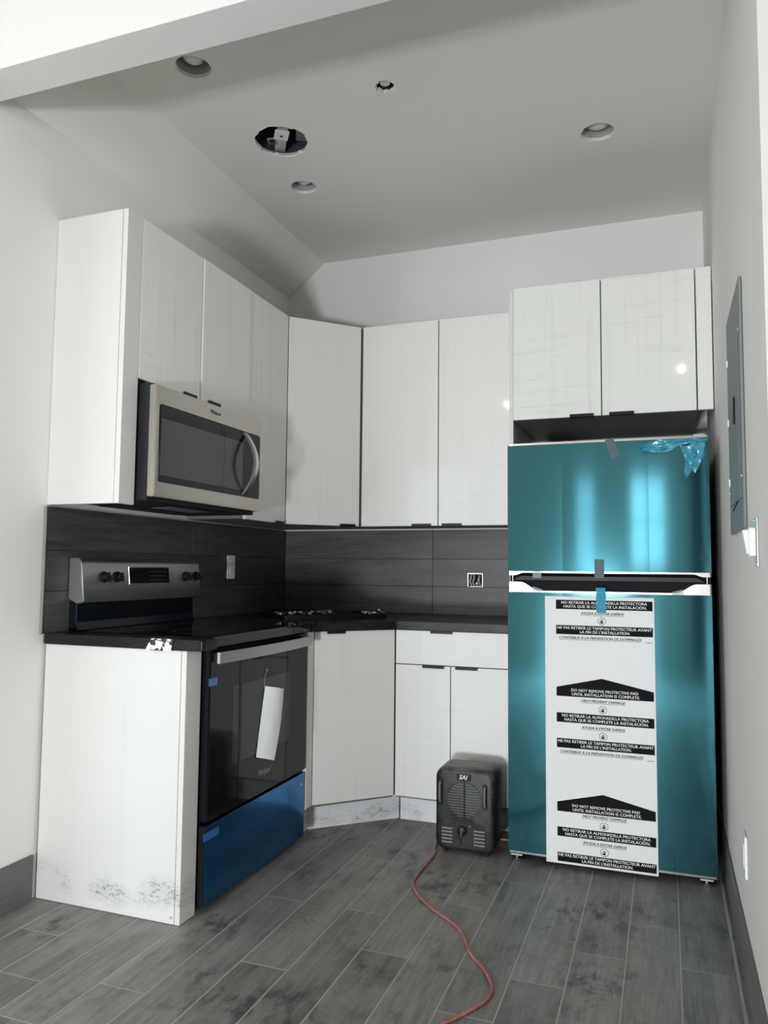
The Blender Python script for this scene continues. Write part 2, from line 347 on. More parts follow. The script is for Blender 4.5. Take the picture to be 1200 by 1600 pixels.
def lettering(body, size, mat, parent, at, right, up, align='CENTER', width=None, bold=0.0, shear=0.0, name='lettering', heavy=0.0):
    cu = bpy.data.curves.new('txt', 'FONT'); cu.body = body; cu.size = size; cu.align_x = align; cu.align_y = 'CENTER'
    cu.offset = bold; cu.shear = shear; cu.extrude = 0.0002; cu.resolution_u = 2; cu.space_line = 0.86
    ob = bpy.data.objects.new('txt', cu); COL.objects.link(ob); dg = bpy.context.evaluated_depsgraph_get()
    me = bpy.data.meshes.new_from_object(ob.evaluated_get(dg)); bpy.data.objects.remove(ob); bpy.data.curves.remove(cu)
    w = max(v.co.x for v in me.vertices)-min(v.co.x for v in me.vertices); k = (width/w) if width else 1.0
    R, U = Vector(right), Vector(up); Nn = R.cross(U); base = worldloc(parent); A = Vector(at)
    for v in me.vertices:
        c = v.co.copy(); v.co = A + R*(c.x*k) + U*c.y + Nn*c.z - base
    if heavy:                                   # heavier strokes: the outline laid down twice, a hair apart
        bm = bmesh.new(); bm.from_mesh(me); d = bmesh.ops.duplicate(bm, geom=bm.verts[:]+bm.edges[:]+bm.faces[:])
        bmesh.ops.translate(bm, vec=R*heavy+Nn*0.00005, verts=[v for v in d['geom'] if isinstance(v, bmesh.types.BMVert)]); bm.to_mesh(me); bm.free()
    me.materials.clear(); me.materials.append(M[mat]); me.name = name
    o = bpy.data.objects.new(name, me); COL.objects.link(o); o.parent = parent; return o

# ------------------------------------------------------------------ the room
W, ZC, ZROOF = 2.264, 2.9126, 4.65
ZT, ZB, ZM = 2.399, 1.356, 1.811
YH0, YH1, ZH = -2.285, -2.153, 2.648          # header between the two rooms
wall_left = struct(B().box(-0.12, 0, -2.7, 0.12, -0.1, ZROOF).build('wall_left', 'wall'))
wall_back = struct(B().box(0.0, W, 0, 0.12, -0.1, ZROOF).build('wall_back', 'wall'))
wall_right = struct(B().box(W, 4.6, YH0, 0.12, -0.1, ZROOF).build('wall_right', 'wall'))
wall_far_right = B()
ys = -10.0
for wy0, wy1, wz0, wz1 in SIDE_FILL_WIN:
    for a, b, c, d in ((ys, wy0, -.1, ZROOF), (wy0, wy1, -.1, wz0), (wy0, wy1, wz1, ZROOF)): wall_far_right.box(4.6, 4.75, a, b, c, d)
    ys = wy1
wall_far_right.box(4.6, 4.75, ys, YH0, -.1, ZROOF)
struct(wall_far_right.build('wall_side', 'wall'))
struct(B().box(-2.62, -0.1205, -2.7, -2.58, -.1, ZROOF).build('wall_return', 'wall'))
struct(B().box(-2.62, -2.5, -7.12, -2.7005, -.1, ZROOF).build('wall_far_left', 'wall'))
wf = B(); xs = -2.5
for a, b, c, d in FRONT_WIN:
    wf.box(xs, a, -7.12, -7.0, 1.06, 2.9); wf.box(a, b, -7.12, -7.0, 1.06 if c > 1.06 else -.1, c); wf.box(a, b, -7.12, -7.0, d, 2.9); xs = b
wf.box(xs, 2.33, -7.12, -7.0, 1.06, 2.9); wf.box(-2.5, -2.2, -7.12, -7.0, -.1, 1.06); wf.box(-0.45, LOW_FILL_WIN[0], -7.12, -7.0, -.1, 1.06)
wf.box(LOW_FILL_WIN[1], 2.33, -7.12, -7.0, -.1, 1.06); wf.box(LOW_FILL_WIN[0], LOW_FILL_WIN[1], -7.12, -7.0, -.1, LOW_FILL_WIN[2]); wf.box(LOW_FILL_WIN[0], LOW_FILL_WIN[1], -7.12, -7.0, LOW_FILL_WIN[3], 1.06)
wf.box(-2.5, 4.6, -7.12, -7.0, 2.9, ZROOF)
struct(wf.build('wall_front', 'front_dim'))
hall = B(); hall.box(2.23, 4.75, -10.1, -10.0, -.1, ZROOF); hall.box(2.23, 2.33, -10, -7.12, -.1, ZROOF)
struct(hall.build('wall_hallway', 'hall'))
struct(B().box(-2.62, 4.75, -10.1, 0.12, ZROOF, ZROOF+.05).build('ceiling_front', 'ceil'))
struct(B().box(0.0005, W-.0005, YH1+.001, -0.0005, 3.25, 3.30).build('void_cover', 'void'))  # unseen slab added above the ceiling holes to keep the void dark
def window(n, axis, a, b, c, d, at):
    w = B()
    def bx(q, p0, p1, z0, z1, dep0, dep1):
        if axis == 'y': q.box(p0, p1, at-dep1, at-dep0, z0, z1, 0.002)
        else: q.box(at+dep0, at+dep1, p0, p1, z0, z1, 0.002)
    bx(w, a+.001, a+.04, c+.001, d-.001, 0.02, 0.10); bx(w, b-.04, b-.001, c+.001, d-.001, 0.02, 0.10)
    bx(w, a+.04, b-.04, c+.001, c+.04, 0.02, 0.10); bx(w, a+.04, b-.04, d-.04, d-.001, 0.02, 0.10)
    zm = c+0.52*(d-c); bx(w, a+.04, b-.04, zm-.022, zm+.022, 0.03, 0.09)
    f = struct(w.build('window_%d' % n, 'plastic_white'))
    for z0, z1 in ((c+.04, zm-.022), (zm+.022, d-.04)):
        q = B(); bx(q, a+.04, b-.04, z0, z1, 0.058, 0.062); q.build('pane', 'pane', f)
for i, (a, b, c, d) in enumerate(FRONT_WIN): window(i+1, 'y', a, b, c, d, -7.0)
for i, q in enumerate(SIDE_FILL_WIN): window(4+i, 'x', *q, 4.6)  # frame and panes of the added side fill opening
window(5, 'y', *LOW_FILL_WIN, -7.0)  # frame and panes of the added low fill opening

# ceiling with the cut-out holes
HOLES = {'front': (0.5165, -1.764, 0.062, 0.02), 'big': (0.5883, -1.229, 0.112, 0.05), 'back': (0.5074, -0.851, 0.060, 0.03),
         'small': (1.1228, -1.433, 0.036, 0.12), 'right': (1.8355, -0.872, 0.066, 0.06)}
RAG = {}
def build_ceiling():
    bm = bmesh.new(); x0, x1, y0, y1 = 0.0, W, YH1, 0.0
    loops = []
    def loop(pts):
        vs = [bm.verts.new((x, y, ZC)) for x, y in pts]; es = [bm.edges.new((vs[i], vs[(i+1) % len(vs)])) for i in range(len(vs))]
        loops.append(vs); return es
    E = loop([(x0, y0), (x1, y0), (x1, y1), (x0, y1)])
    for k, (x, y, r, rag) in HOLES.items():
        n = 40; RAG[k] = [1+random.uniform(-rag, rag) for _ in range(n)]
        if k != 'small' and k != 'big': RAG[k] = [1+rag*math.sin(3*a/n*6.28)*0.4+random.uniform(-rag, rag)*0.5 for a in range(n)]
        E += loop([(x+r*RAG[k][i]*math.cos(2*math.pi*i/n), y+r*RAG[k][i]*math.sin(2*math.pi*i/n)) for i in range(n)])
    bmesh.ops.triangle_fill(bm, use_beauty=True, edges=E)
    for vs in loops[1:]:
        up = [bm.verts.new((v.co.x, v.co.y, ZC+0.014)) for v in vs]
        for i in range(len(vs)): bm.faces.new((vs[i], vs[(i+1) % len(vs)], up[(i+1) % len(vs)], up[i]))
    b = B(); b.bm.free(); b.bm = bm
    return struct(b.build('ceiling', 'ceil'))
ceiling = build_ceiling()
B().prism([(0.0005, 2.7265), (0.2255, ZC), (0.0005, ZC)], YH1, -0.0005, 'y').build('sloped_panel', 'ceil', ceiling)
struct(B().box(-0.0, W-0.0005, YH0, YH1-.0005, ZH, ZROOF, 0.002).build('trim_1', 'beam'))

# floor: grout bed with a plank for every tile
floor = struct(B().box(-2.5, 4.6, -10, 0, -0.06, -0.0008).build('floor', 'grout'))
OFF = {-1: -2.29, 0: -2.004, 1: -2.23, 2: -2.393, 3: -2.178, 4: -1.51, 5: -1.935, 6: -1.505, 7: -1.743, 8: -1.341, 9: -1.973, 10: -1.748, 11: -1.525, 12: -1.266, 13: -1.515}
for k in range(-1, 14):
    xa, xb = 0.137+0.15*k, 0.287+0.15*k
    xa, xb = max(xa, 0.0)+0.0023, min(xb, W)-0.0023
    y = OFF[k]-0.89*3
    while y < 0:
        ya, yb = max(y, -4.3)+0.002, min(y+0.89, 0)-0.002
        if yb-ya > 0.02 and not (xb < 0.5 and ya > -1.7):
            B().box(xa, xb, ya, yb, -0.006, 0.0, 0.0008).build('plank', 'plank', floor)
        y += 0.89
B().box(2.2435, W-0.001, -2.28, -0.001, -0.006, 0.0, 0.0008).build('plank', 'plank', floor)
for x in [W+0.15*i for i in range(15)]:
    for y in (-4.2, -3.31): B().box(x+.0023, x+.1477, y+0.002, min(y+0.888, YH0-.002), -0.006, 0.0, 0.0008).build('plank', 'plank', floor)
b = struct(B().box(0.0005, 0.011, -2.7, -1.831, 0.0005, 0.148, 0.001).build('baseboard_left', 'base_tile'))
b = struct(B().box(W-0.010, W-0.0005, -2.284, -0.012, 0.0005, 0.148, 0.001).build('baseboard_right', 'base_tile'))

# backsplash tiles, three rows on each wall
ROWS = [(0.9035, 1.0485), (1.0505, 1.1945), (1.1965, 1.3500)]
for i, (z0, z1) in enumerate(ROWS):
    for y0, y1 in ((-1.836, -0.941), (-0.939, -0.013)):
        B().box(0.0005, 0.0105, y0, y1, z0, z1, 0.0007).build('tile', 'tile_y', wall_left)
    B().box(0.0135, 0.8925, -0.0105, -0.0005, z0, z1, 0.0007).build('tile', 'tile_x', wall_back)
    if i == 1:
        B().prism([(0.8945, z0), (1.083, z0), (1.083, 1.124), (1.169, 1.124), (1.169, z0), (1.418, z0), (1.418, z1), (0.8945, z1)], -0.0105, -0.0005, 'y').build('tile', 'tile_x', wall_back)
    else:
        B().box(0.8945, 1.418, -0.0105, -0.0005, z0, z1, 0.0007).build('tile', 'tile_x', wall_back)
B().box(0.0004, 0.0035, -1.834, -0.004, 0.9, 1.3505).build('grout', 'dkgrout', wall_left)
B().prism([(0.004, 0.9), (1.0835, 0.9), (1.0835, 1.1245), (1.1685, 1.1245), (1.1685, 0.9), (1.418, 0.9), (1.418, 1.3505), (0.004, 1.3505)], -0.0035, -0.0004, 'y').build('grout', 'dkgrout', wall_back)
b = B().box(0.0004, 0.0125, -1.8395, -1.8365, 0.9035, 1.3505).build('edge_strip', 'galv', wall_left)

# ------------------------------------------------------------------ cabinets
def tab(parent, p, d, n, w, up):
    """thin black finger pull hooked over a door edge: p centre on the edge, d along it, n outward, up=+1 on a top edge, -1 on a bottom edge"""
    b = B(); d = Vector(d).normalized(); n = Vector(n).normalized(); p = Vector(p)
    def fn(c): return p + d*c.x + n*c.y + Vector((0, 0, c.z))
    z0, z1 = (0.0003, 0.0035) if up > 0 else (-0.0035, -0.0003)
    b.prism([(-w/2, -0.016), (w/2, -0.016), (w/2, 0.011), (-w/2, 0.011)], z0, z1, 'z', 0.0006, 1, fn)
    z2, z3 = (-0.010, 0.0005) if up > 0 else (-0.0005, 0.010)
    b.prism([(-w/2, 0.0085), (w/2, 0.0085), (w/2, 0.011), (-w/2, 0.011)], z2, z3, 'z', 0.0004, 1, fn)
    return b.build('handle', 'black', parent)
def slab_door(parent, a, b_, z0, z1, mat='white', th=0.018, name='door'):
    """flat slab door whose front face runs from plan point a to b_ (body lies to the left of a->b_)"""
    a, b_ = Vector((*a, 0)), Vector((*b_, 0)); d = (b_-a).normalized(); n = Vector((d.y, -d.x, 0)); L = (b_-a).length
    def fn(c): return a + d*c.x + n*c.y + Vector((0, 0, c.z))
    o = B().prism([(0, -th), (L, -th), (L, 0), (0, 0)], z0, z1, 'z', 0.0012, 1, fn).build(name, mat, parent)
    return o, d, n
def pull(door, a, b_, t, z, n, up, w=0.085):
    p = Vector((a[0]+(b_[0]-a[0])*t, a[1]+(b_[1]-a[1])*t, z)); tab(door, p, (b_[0]-a[0], b_[1]-a[1], 0), n, w, up)
WC = 'white wall cabinets'
# upper end panel and filler
t = thing('end_panel', (0.15, -1.80, ZB), 'tall white end panel on the left wall beside the microwave', 'panel')
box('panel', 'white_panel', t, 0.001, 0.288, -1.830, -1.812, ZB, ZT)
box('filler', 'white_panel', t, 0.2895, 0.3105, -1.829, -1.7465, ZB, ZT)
# over the microwave
t = thing('upper_cabinet', (0.15, -1.36, ZM), 'white two-door wall cabinet directly above the microwave', 'cabinet', WC)
box('body', 'white_panel', t, 0.001, 0.290, -1.7445, -0.977, ZM+.002, ZT)
a, b_ = (0.3105, -1.7435), (0.3105, -1.3605); d, _, n = slab_door(t, a, b_, ZM, ZT, 'white_dirty'); pull(d, a, b_, 0.80, ZM, n, -1, 0.09)
a, b_ = (0.3155, -1.3545), (0.3155, -0.978); d, _, n = slab_door(t, a, b_, ZM, ZT, 'white_dirty', 0.023); pull(d, a, b_, 0.22, ZM, n, -1, 0.09)
# narrow
t = thing('upper_cabinet', (0.15, -0.78, ZB), 'narrow white wall cabinet between the microwave and the diagonal corner cabinet', 'cabinet', WC)
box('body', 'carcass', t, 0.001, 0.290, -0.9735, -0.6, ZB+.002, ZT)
a, b_ = (0.3105, -0.9745), (0.3105, -0.600); d, _, n = slab_door(t, a, b_, ZB, ZT, 'white_dirty'); pull(d, a, b_, 0.82, ZB, n, -1)
# diagonal corner
t = thing('upper_cabinet', (0.25, -0.25, ZB), 'white diagonal wall cabinet set across the room corner', 'cabinet', WC)
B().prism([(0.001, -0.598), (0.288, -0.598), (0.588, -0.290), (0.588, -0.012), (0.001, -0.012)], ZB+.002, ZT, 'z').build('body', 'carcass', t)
a, b_ = (0.3125, -0.5955), (0.5880, -0.3135); d, _, n = slab_door(t, a, b_, ZB, ZT); pull(d, a, b_, 0.83, ZB, n, -1)
# back wall double
t = thing('upper_cabinet', (1.0, -0.15, ZB), 'white two-door wall cabinet on the back wall beside the refrigerator panel', 'cabinet', WC)
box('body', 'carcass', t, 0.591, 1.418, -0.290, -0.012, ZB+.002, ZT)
a, b_ = (0.5985, -0.3105), (1.0055, -0.3105); d, _, n = slab_door(t, a, b_, ZB, ZT); pull(d, a, b_, 0.80, ZB, n, -1, 0.1)
a, b_ = (1.0105, -0.3105), (1.4165, -0.3105); d, _, n = slab_door(t, a, b_, ZB, ZT); pull(d, a, b_, 0.17, ZB, n, -1, 0.1)
# above the fridge
t = thing('upper_cabinet', (1.85, -0.3, 1.802), 'deep white two-door cabinet mounted above the refrigerator', 'cabinet', WC)
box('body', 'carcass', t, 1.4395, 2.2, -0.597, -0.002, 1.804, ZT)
box('filler', 'white_dirty', t, 2.201, 2.2594, -0.6176, -0.5995, 1.802, ZT)
a, b_ = (1.4420, -0.6176), (1.8175, -0.6176); d, _, n = slab_door(t, a, b_, 1.802, ZT, 'white_dirty'); pull(d, a, b_, 0.785, 1.802, n, -1, 0.1)
a, b_ = (1.8225, -0.6176), (2.1955, -0.6176); d, _, n = slab_door(t, a, b_, 1.802, ZT, 'white_dirty'); pull(d, a, b_, 0.21, 1.802, n, -1, 0.1)
t = thing('side_panel', (1.43, -0.3, 0), 'tall thin white side panel standing left of the refrigerator', 'panel')
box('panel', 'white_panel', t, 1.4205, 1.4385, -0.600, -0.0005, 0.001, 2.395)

# base end panel
t = thing('end_panel', (0.3, -1.78, 0), 'white base end panel with scuffed foot standing left of the range', 'panel')
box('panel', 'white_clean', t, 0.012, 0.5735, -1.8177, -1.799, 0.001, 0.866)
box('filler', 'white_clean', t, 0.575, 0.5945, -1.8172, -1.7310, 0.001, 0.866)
B().lathe([(0.004, -0.001), (0.004, 0.0008), (0.001, 0.001)], (0.563, -1.8185, 0.022), 'y', 12).build('screw', 'black', t)
BC = 'white base cabinets'
t = thing('base_cabinet', (0.4, -0.4, 0), 'white diagonal base cabinet in the corner under the sink', 'cabinet', BC)
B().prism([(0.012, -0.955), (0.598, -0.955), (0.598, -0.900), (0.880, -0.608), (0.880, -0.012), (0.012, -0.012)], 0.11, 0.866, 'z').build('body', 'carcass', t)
box('filler', 'white', t, 0.6, 0.619, -0.9575, -0.8985, 0.121, 0.866)
a, b_ = (0.6205, -0.8945), (0.8955, -0.6205); d, _, n = slab_door(t, a, b_, 0.122, 0.8625); pull(d, a, b_, 0.25, 0.8625, n, 1)
B().prism([(0.560, -0.957), (0.575, -0.957), (0.575, -0.846), (0.899, -0.548), (0.886, -0.536), (0.560, -0.838)], 0.0008, 0.109, 'z', 0.0015).build('toe_kick', 'kick', t)
t = thing('base_cabinet', (1.15, -0.3, 0), 'white base cabinet with one drawer over two doors behind the heater', 'cabinet', BC)
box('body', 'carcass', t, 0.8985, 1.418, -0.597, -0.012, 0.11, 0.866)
a, b_ = (0.9005, -0.6190), (1.4165, -0.6190); d, _, n = slab_door(t, a, b_, 0.7115, 0.8625, 'white', name='drawer'); pull(d, a, b_, 0.42, 0.8625, n, 1, 0.1)
a, b_ = (0.9005, -0.6190), (1.1565, -0.6190); d, _, n = slab_door(t, a, b_, 0.122, 0.7075); pull(d, a, b_, 0.70, 0.7075, n, 1, 0.1)
a, b_ = (1.1605, -0.6190), (1.4165, -0.6190); d, _, n = slab_door(t, a, b_, 0.122, 0.7075); pull(d, a, b_, 0.28, 0.7075, n, 1, 0.1)
box('toe_kick', 'kick', t, 0.905, 1.418, -0.555, -0.538, 0.0008, 0.109)

# countertops
ct = B().prism([(0.0115, -0.9585), (0.640, -0.9585), (0.640, -0.905), (0.910, -0.640), (1.4185, -0.640), (1.4185, -0.0115), (0.0115, -0.0115)], 0.867, 0.9025, 'z', 0.003, 2).build('countertop', 'blacktop')
tag(ct, 'dark angled countertop running from the range round the corner to the refrigerator', 'countertop')
cs = B(); cs.prism([(0.0115, -1.829), (0.640, -1.829), (0.652, -1.822), (0.654, -1.80), (0.654, -1.728), (0.0115, -1.728)], 0.867, 0.9025, 'z', 0.003, 2)
tag(cs.build('countertop', 'blacktop'), 'narrow dark countertop strip capping the scuffed end panel left of the range', 'countertop')

# ------------------------------------------------------------------ sink and torn film
t = thing('sink', (0.47, -0.48, 0.9025), 'black drop-in sink in the corner countertop', 'sink')
def rrect(hw, hh, r, n=5):
    pts = []
    for cx, cy, a0 in ((hw-r, hh-r, 0), (-hw+r, hh-r, 90), (-hw+r, -hh+r, 180), (hw-r, -hh+r, 270)):
        for i in range(n+1):
            a = math.radians(a0+90*i/n); pts.append((cx+r*math.cos(a), cy+r*math.sin(a)))
    return pts
def sinkfn(c):
    u, v = c.x, c.y
    return Vector((0.47+(u+v)*R2*1.0, -0.48+(u-v)*R2, c.z))
rim = bmesh.new()
rings = []
for hw, hh, r, z in ((0.27, 0.20, 0.04, 0.9032), (0.268, 0.198, 0.04, 0.921), (0.245, 0.175, 0.05, 0.921), (0.240, 0.170, 0.05, 0.905)):
    rings.append([rim.verts.new(sinkfn(Vector((x, y, z)))) for x, y in rrect(hw, hh, r)])
for q, w in zip(rings, rings[1:]):
    for k in range(len(q)): rim.faces.new((q[k], q[(k+1) % len(q)], w[(k+1) % len(q)], w[k]))
b = B(); b.bm.free(); b.bm = rim; b.smooth = True; b.build('rim', 'black', t)
b = B(); b.bm.faces.new([b.bm.verts.new(sinkfn(Vector((x, y, 0.904)))) for x, y in rrect(0.239, 0.169, 0.05)]); b.build('bowl', 'matblack', t)
def scrap(name, c, sx, sy, h, seed, label, ang=0.8, mat='scrap'):
    b = B()
    def fn(u, v):
        x, y = (u-.5)*sx, (v-.5)*sy; e = 1-0.35*abs(noise.noise(Vector((u*3, v*3, seed))))
        z = 0.0006+h*abs(noise.noise(Vector((u*4.5, v*4.5, seed+9.1))))*1.6
        return (c[0]+(x*math.cos(ang)-y*math.sin(ang))*e, c[1]+(x*math.sin(ang)+y*math.cos(ang))*e, c[2]+z)
    b.grid(fn, 14, 10)
    return tag(b.build(name, mat), label, 'plastic scrap', 'torn protective film around the sink')
scrap('plastic_scrap', (0.40, -0.71, 0.9215), 0.12, 0.05, 0.016, 1, 'crumpled pale film scrap on the front left corner of the sink', 0.8)
scrap('plastic_scrap', (0.52, -0.66, 0.9215), 0.16, 0.05, 0.02, 4, 'crinkled black and white film strip along the front edge of the sink', 0.8)
scrap('plastic_scrap', (0.73, -0.46, 0.9215), 0.11, 0.05, 0.02, 7, 'small torn film scrap at the right end of the sink', 0.8)
b = B()
def fscrap(u, v):
    x = 0.455+u*0.10+0.02*(1-v)*(1-u); s = v*0.055
    wob = 0.0015*noise.noise(Vector((u*7, v*7, 2)))
    if s < 0.016: return (x, -1.8168-s+0.0012*0, 0.9037+abs(wob))
    return (x-0.012*v, -1.8328+wob*0.5-0.0002, 0.9037-(s-0.016))
b.grid(fscrap, 10, 10)
tag(b.build('film_flap', 'flap'), 'torn white film flap folded over the edge of the narrow countertop strip', 'plastic scrap')

# ------------------------------------------------------------------ range
RY0, RY1 = -1.7195, -0.9655
t = thing('range', (0.32, -1.34, 0), 'black and stainless electric range with blue film on its drawer', 'range')
box('body', 'black', t, 0.015, 0.584, RY0+.003, RY1-.003, 0.02, 0.868)
ck = B().box(0.012, 0.637, RY0, RY1, 0.870, 0.9045, 0.006, 3).build('cooktop', 'glass', t)
for x, y, r in ((0.20, -1.52, 0.085), (0.20, -1.15, 0.075), (0.46, -1.52, 0.11), (0.46, -1.15, 0.085)):
    B().lathe([(r-.0025, 0.9048), (r, 0.9048), (r, 0.9050), (r-.0025, 0.9050), (r-.0025, 0.9048)], (x, y, 0), 'z', 40).build('burner_ring', 'logo_dark', ck)
# backguard
bg = B(); bg.prism([(0.012, 0.905), (0.058, 0.905), (0.046, 0.935), (0.046, 1.01), (0.012, 1.01)], RY0+.008, RY1-.008, 'y', 0.002).build('backguard_riser', 'darkblue', t)
q = B(); q.prism([(0.012, 1.020), (0.050, 1.004), (0.078, 1.006), (0.082, 1.012), (0.068, 1.150), (0.060, 1.164), (0.046, 1.170), (0.012, 1.170)], RY0, RY1, 'y', 0.008, 3)
q.smooth = True; bgp = q.build('control_panel', 'steel2', t)
def face_x(z): return 0.082-(z-1.012)/(1.150-1.012)*0.014+0.0005
def on_face(name, mat, y0, y1, z0, z1, th, bev=0.0005):
    b = B()
    def fn(c): return Vector((face_x(c.z)+c.x, c.y, c.z))
    b.prism([(-0.001, y0), (th, y0), (th, y1), (-0.001, y1)], z0, z1, 'z', bev, 1, fn); return b.build(name, mat, bgp)
on_face('display_bezel', 'chrome', -1.460, -1.196, 1.069, 1.139, 0.0008)
on_face('display', 'glass', -1.456, -1.200, 1.073, 1.135, 0.0016)
for i in range(7):
    for j in range(3):
        on_face('keypad_mark', 'logo_dark', -1.33+i*0.017, -1.322+i*0.017, 1.083+j*0.017, 1.087+j*0.017, 0.0018, 0)
for y in (-1.607, -1.532, -1.081, -1.005):
    z = 1.099; fx = face_x(z); k = B()
    k.lathe([(0.021, 0.0), (0.021, 0.006), (0.017, 0.008), (0.0165, 0.022), (0.013, 0.025)], (fx, y, z), 'x', 24)
    kn = k.build('knob', 'black', t)
    B().box(fx+0.024, fx+0.034, y-0.0055, y+0.0055, z-0.019, z+0.019, 0.0025, 2).build('grip', 'black', kn)
    B().box(fx+0.0335, fx+0.0348, y-0.001, y+0.001, z+0.006, z+0.018).build('pointer', 'logo', kn)
# door
od = B().box(0.586, 0.622, RY0+.002, RY1-.002, 0.293, 0.860, 0.004, 2).build('oven_door', 'ovenglass', t)
B().box(0.6222, 0.6232, -1.524, -1.131, 0.315, 0.845, 0.0004).build('centre_glass', 'ovenglass', od)
B().box(0.6232, 0.6238, -1.512, -1.133, 0.449, 0.721, 0.0002).build('window', 'ovenwin', od)
B().box(0.6222, 0.6228, -1.570, -1.5265, 0.449, 0.721, 0.0002).build('window', 'ovenwin', od)
lettering('Whirlpool', 0.034, 'logo', od, (0.6240, -1.335, 0.371), (0, 1, 0), (0, 0, 1), width=0.095, shear=0.3, name='logo')
h = B()
ny = 14
def hx(s): return 0.652+0.016*(1-(2*s-1)**2)
for i in range(ny):
    s0, s1 = i/ny, (i+1)/ny; y0, y1 = -1.706+0.722*s0, -1.706+0.722*s1
    h.prism([(hx(s0)-0.010, y0), (hx(s0), y0), (hx(s1), y1), (hx(s1)-0.010, y1)], 0.8155, 0.8535, 'z')
bmesh.ops.remove_doubles(h.bm, verts=h.bm.verts, dist=1e-5)
inner = [f for f in h.bm.faces if abs(f.normal.y) > 0.9 and -1.70 < f.calc_center_median().y < -0.99]; bmesh.ops.delete(h.bm, geom=inner, context='FACES')
hd = h.build('handle', 'steel2', od)
for y in (-1.694, -0.996): B().box(0.6225, 0.642, y-0.010, y+0.010, 0.819, 0.850, 0.003, 2).build('bracket', 'black', hd)
B().box(0.642, 0.653, -1.7105, -1.7065, 0.815, 0.854, 0.001).build('end_cap', 'chrome', hd)
dr = B().box(0.586, 0.6155, RY0+.002, RY1-.002, 0.020, 0.279, 0.003, 2).build('drawer', 'black', t)
B().box(0.6156, 0.6176, RY0+.006, RY1-.003, 0.020, 0.280, 0.0006).build('blue_film', 'blue', dr)['label'] = 'dark blue peel-off film over the drawer front'
B().lathe([(0.006, 0.0), (0.006, 0.0006), (0.002, 0.0008)], (0.6177, -1.0, 0.238), 'x', 12).build('film_hole', 'chrome', dr)
for z, y, y9 in ((0.754, -1.7285, -1.676), (0.246, -1.7285, -1.635)):
    B().box(0.6235 if z > .5 else 0.6182, 0.6241 if z > .5 else 0.6188, y, y9, z-0.013, z+0.013).build('blue_tape', 'bluetape', t)['label'] = 'strip of blue packing tape'
for y in (RY0+.06, RY1-.06):
    for x in (0.09, 0.53): B().lathe([(0.016, 0.0006), (0.016, 0.018), (0.010, 0.02)], (x, y, 0), 'z', 12).build('foot', 'black', t)
# hanging paper sleeve on the oven door
t = thing('instruction_sleeve', (0.63, -1.30, 0.40), 'curled white paper sleeve hanging on the oven door glass', 'paper')
TL, TR, BL, BR = [Vector(v) for v in ((0.626, -1.345, 0.691), (0.660, -1.254, 0.670), (0.626, -1.402, 0.438), (0.660, -1.323, 0.412))]
def sleeve(u, v):
    p = TL.lerp(TR, u).lerp(BL.lerp(BR, u), v)
    return (p.x+0.014*math.sin(math.pi*u)*(0.5+0.5*math.cos(v*2))+0.0015*noise.noise(Vector((u*3, v*5, 3))), p.y+0.012*math.sin(math.pi*v*1.0)*u, p.z)
M['paper'] = simple('white_paper', (0.90, 0.91, 0.90), 0.6)
B().grid(sleeve, 12, 16).build('sheet', 'paper', t)
B().tube([(0.6265, -1.350, 0.690), (0.627, -1.352, 0.712), (0.627, -1.343, 0.735), (0.6262, -1.330, 0.749)], 0.0012, 6).build('tie', 'cleartape', t)
B().lathe([(0.006, 0), (0.006, 0.001), (0.002, 0.0014)], (0.6242, -1.329, 0.749), 'x', 12).build('sticky_dot', 'logo', t)

# ------------------------------------------------------------------ microwave
t = thing('microwave', (0.19, -1.35, 1.386), 'stainless over-the-range microwave with dark glass door', 'microwave')
MY0, MY1 = -1.7315, -0.9765
bd = B().box(0.012, 0.349, MY0+.001, MY1-.001, 1.372, 1.795, 0.003).build('body', 'matblack', t)
# front: one stainless shell with door and control side, glass inset
fr = B().box(0.350, 0.3805, MY0, MY1, 1.387, 1.788, 0.003, 2).build('door', 'steel', t)
gl = B(); 
pts = [(x, z) for x, z in rrect(0.361, 0.1405, 0.012, 4)]
gl.prism([(-1.3495+u, 1.5810+v) for u, v in pts], 0.3806, 0.3822, 'x', 0.0005); gl.build('glass_panel', 'glass', fr)
B().box(0.3822, 0.3826, -1.7005, -1.1345, 1.4655, 1.671, 0.0001).build('window', 'mwwin', fr)
B().box(0.3822, 0.38265, -1.2815, -1.2795, 1.4415, 1.7205).build('seam', 'matblack', fr)
lettering('Whirlpool', 0.022, 'logo_dark', fr, (0.3812, -1.35, 1.757), (0, 1, 0), (0, 0, 1), width=0.075, shear=0.25, name='logo')
h = B(); n = 18; pts = []
for i in range(n+1):
    s = i/n; z = 1.447+0.268*s; x = 0.386+0.060*math.sin(math.pi*s)**0.85; pts.append((x, z))
for (x0, z0), (x1, z1) in zip(pts, pts[1:]):
    h.prism([(x0, z0), (x1, z1), (x1-0.012, z1), (x0-0.012, z0)], -1.132, -1.108, 'y')
bmesh.ops.remove_doubles(h.bm, verts=h.bm.verts, dist=1e-5); h.smooth = True
h.build('handle', 'handle_steel', fr)
B().box(0.03, 0.33, -1.60, -1.10, 1.368, 1.3715, 0.001).build('vent_grille', 'black', bd)
B().box(0.20, 0.30, -1.50, -1.25, 1.3655, 1.3675, 0.0005).build('lamp_cover', 'galv', bd)

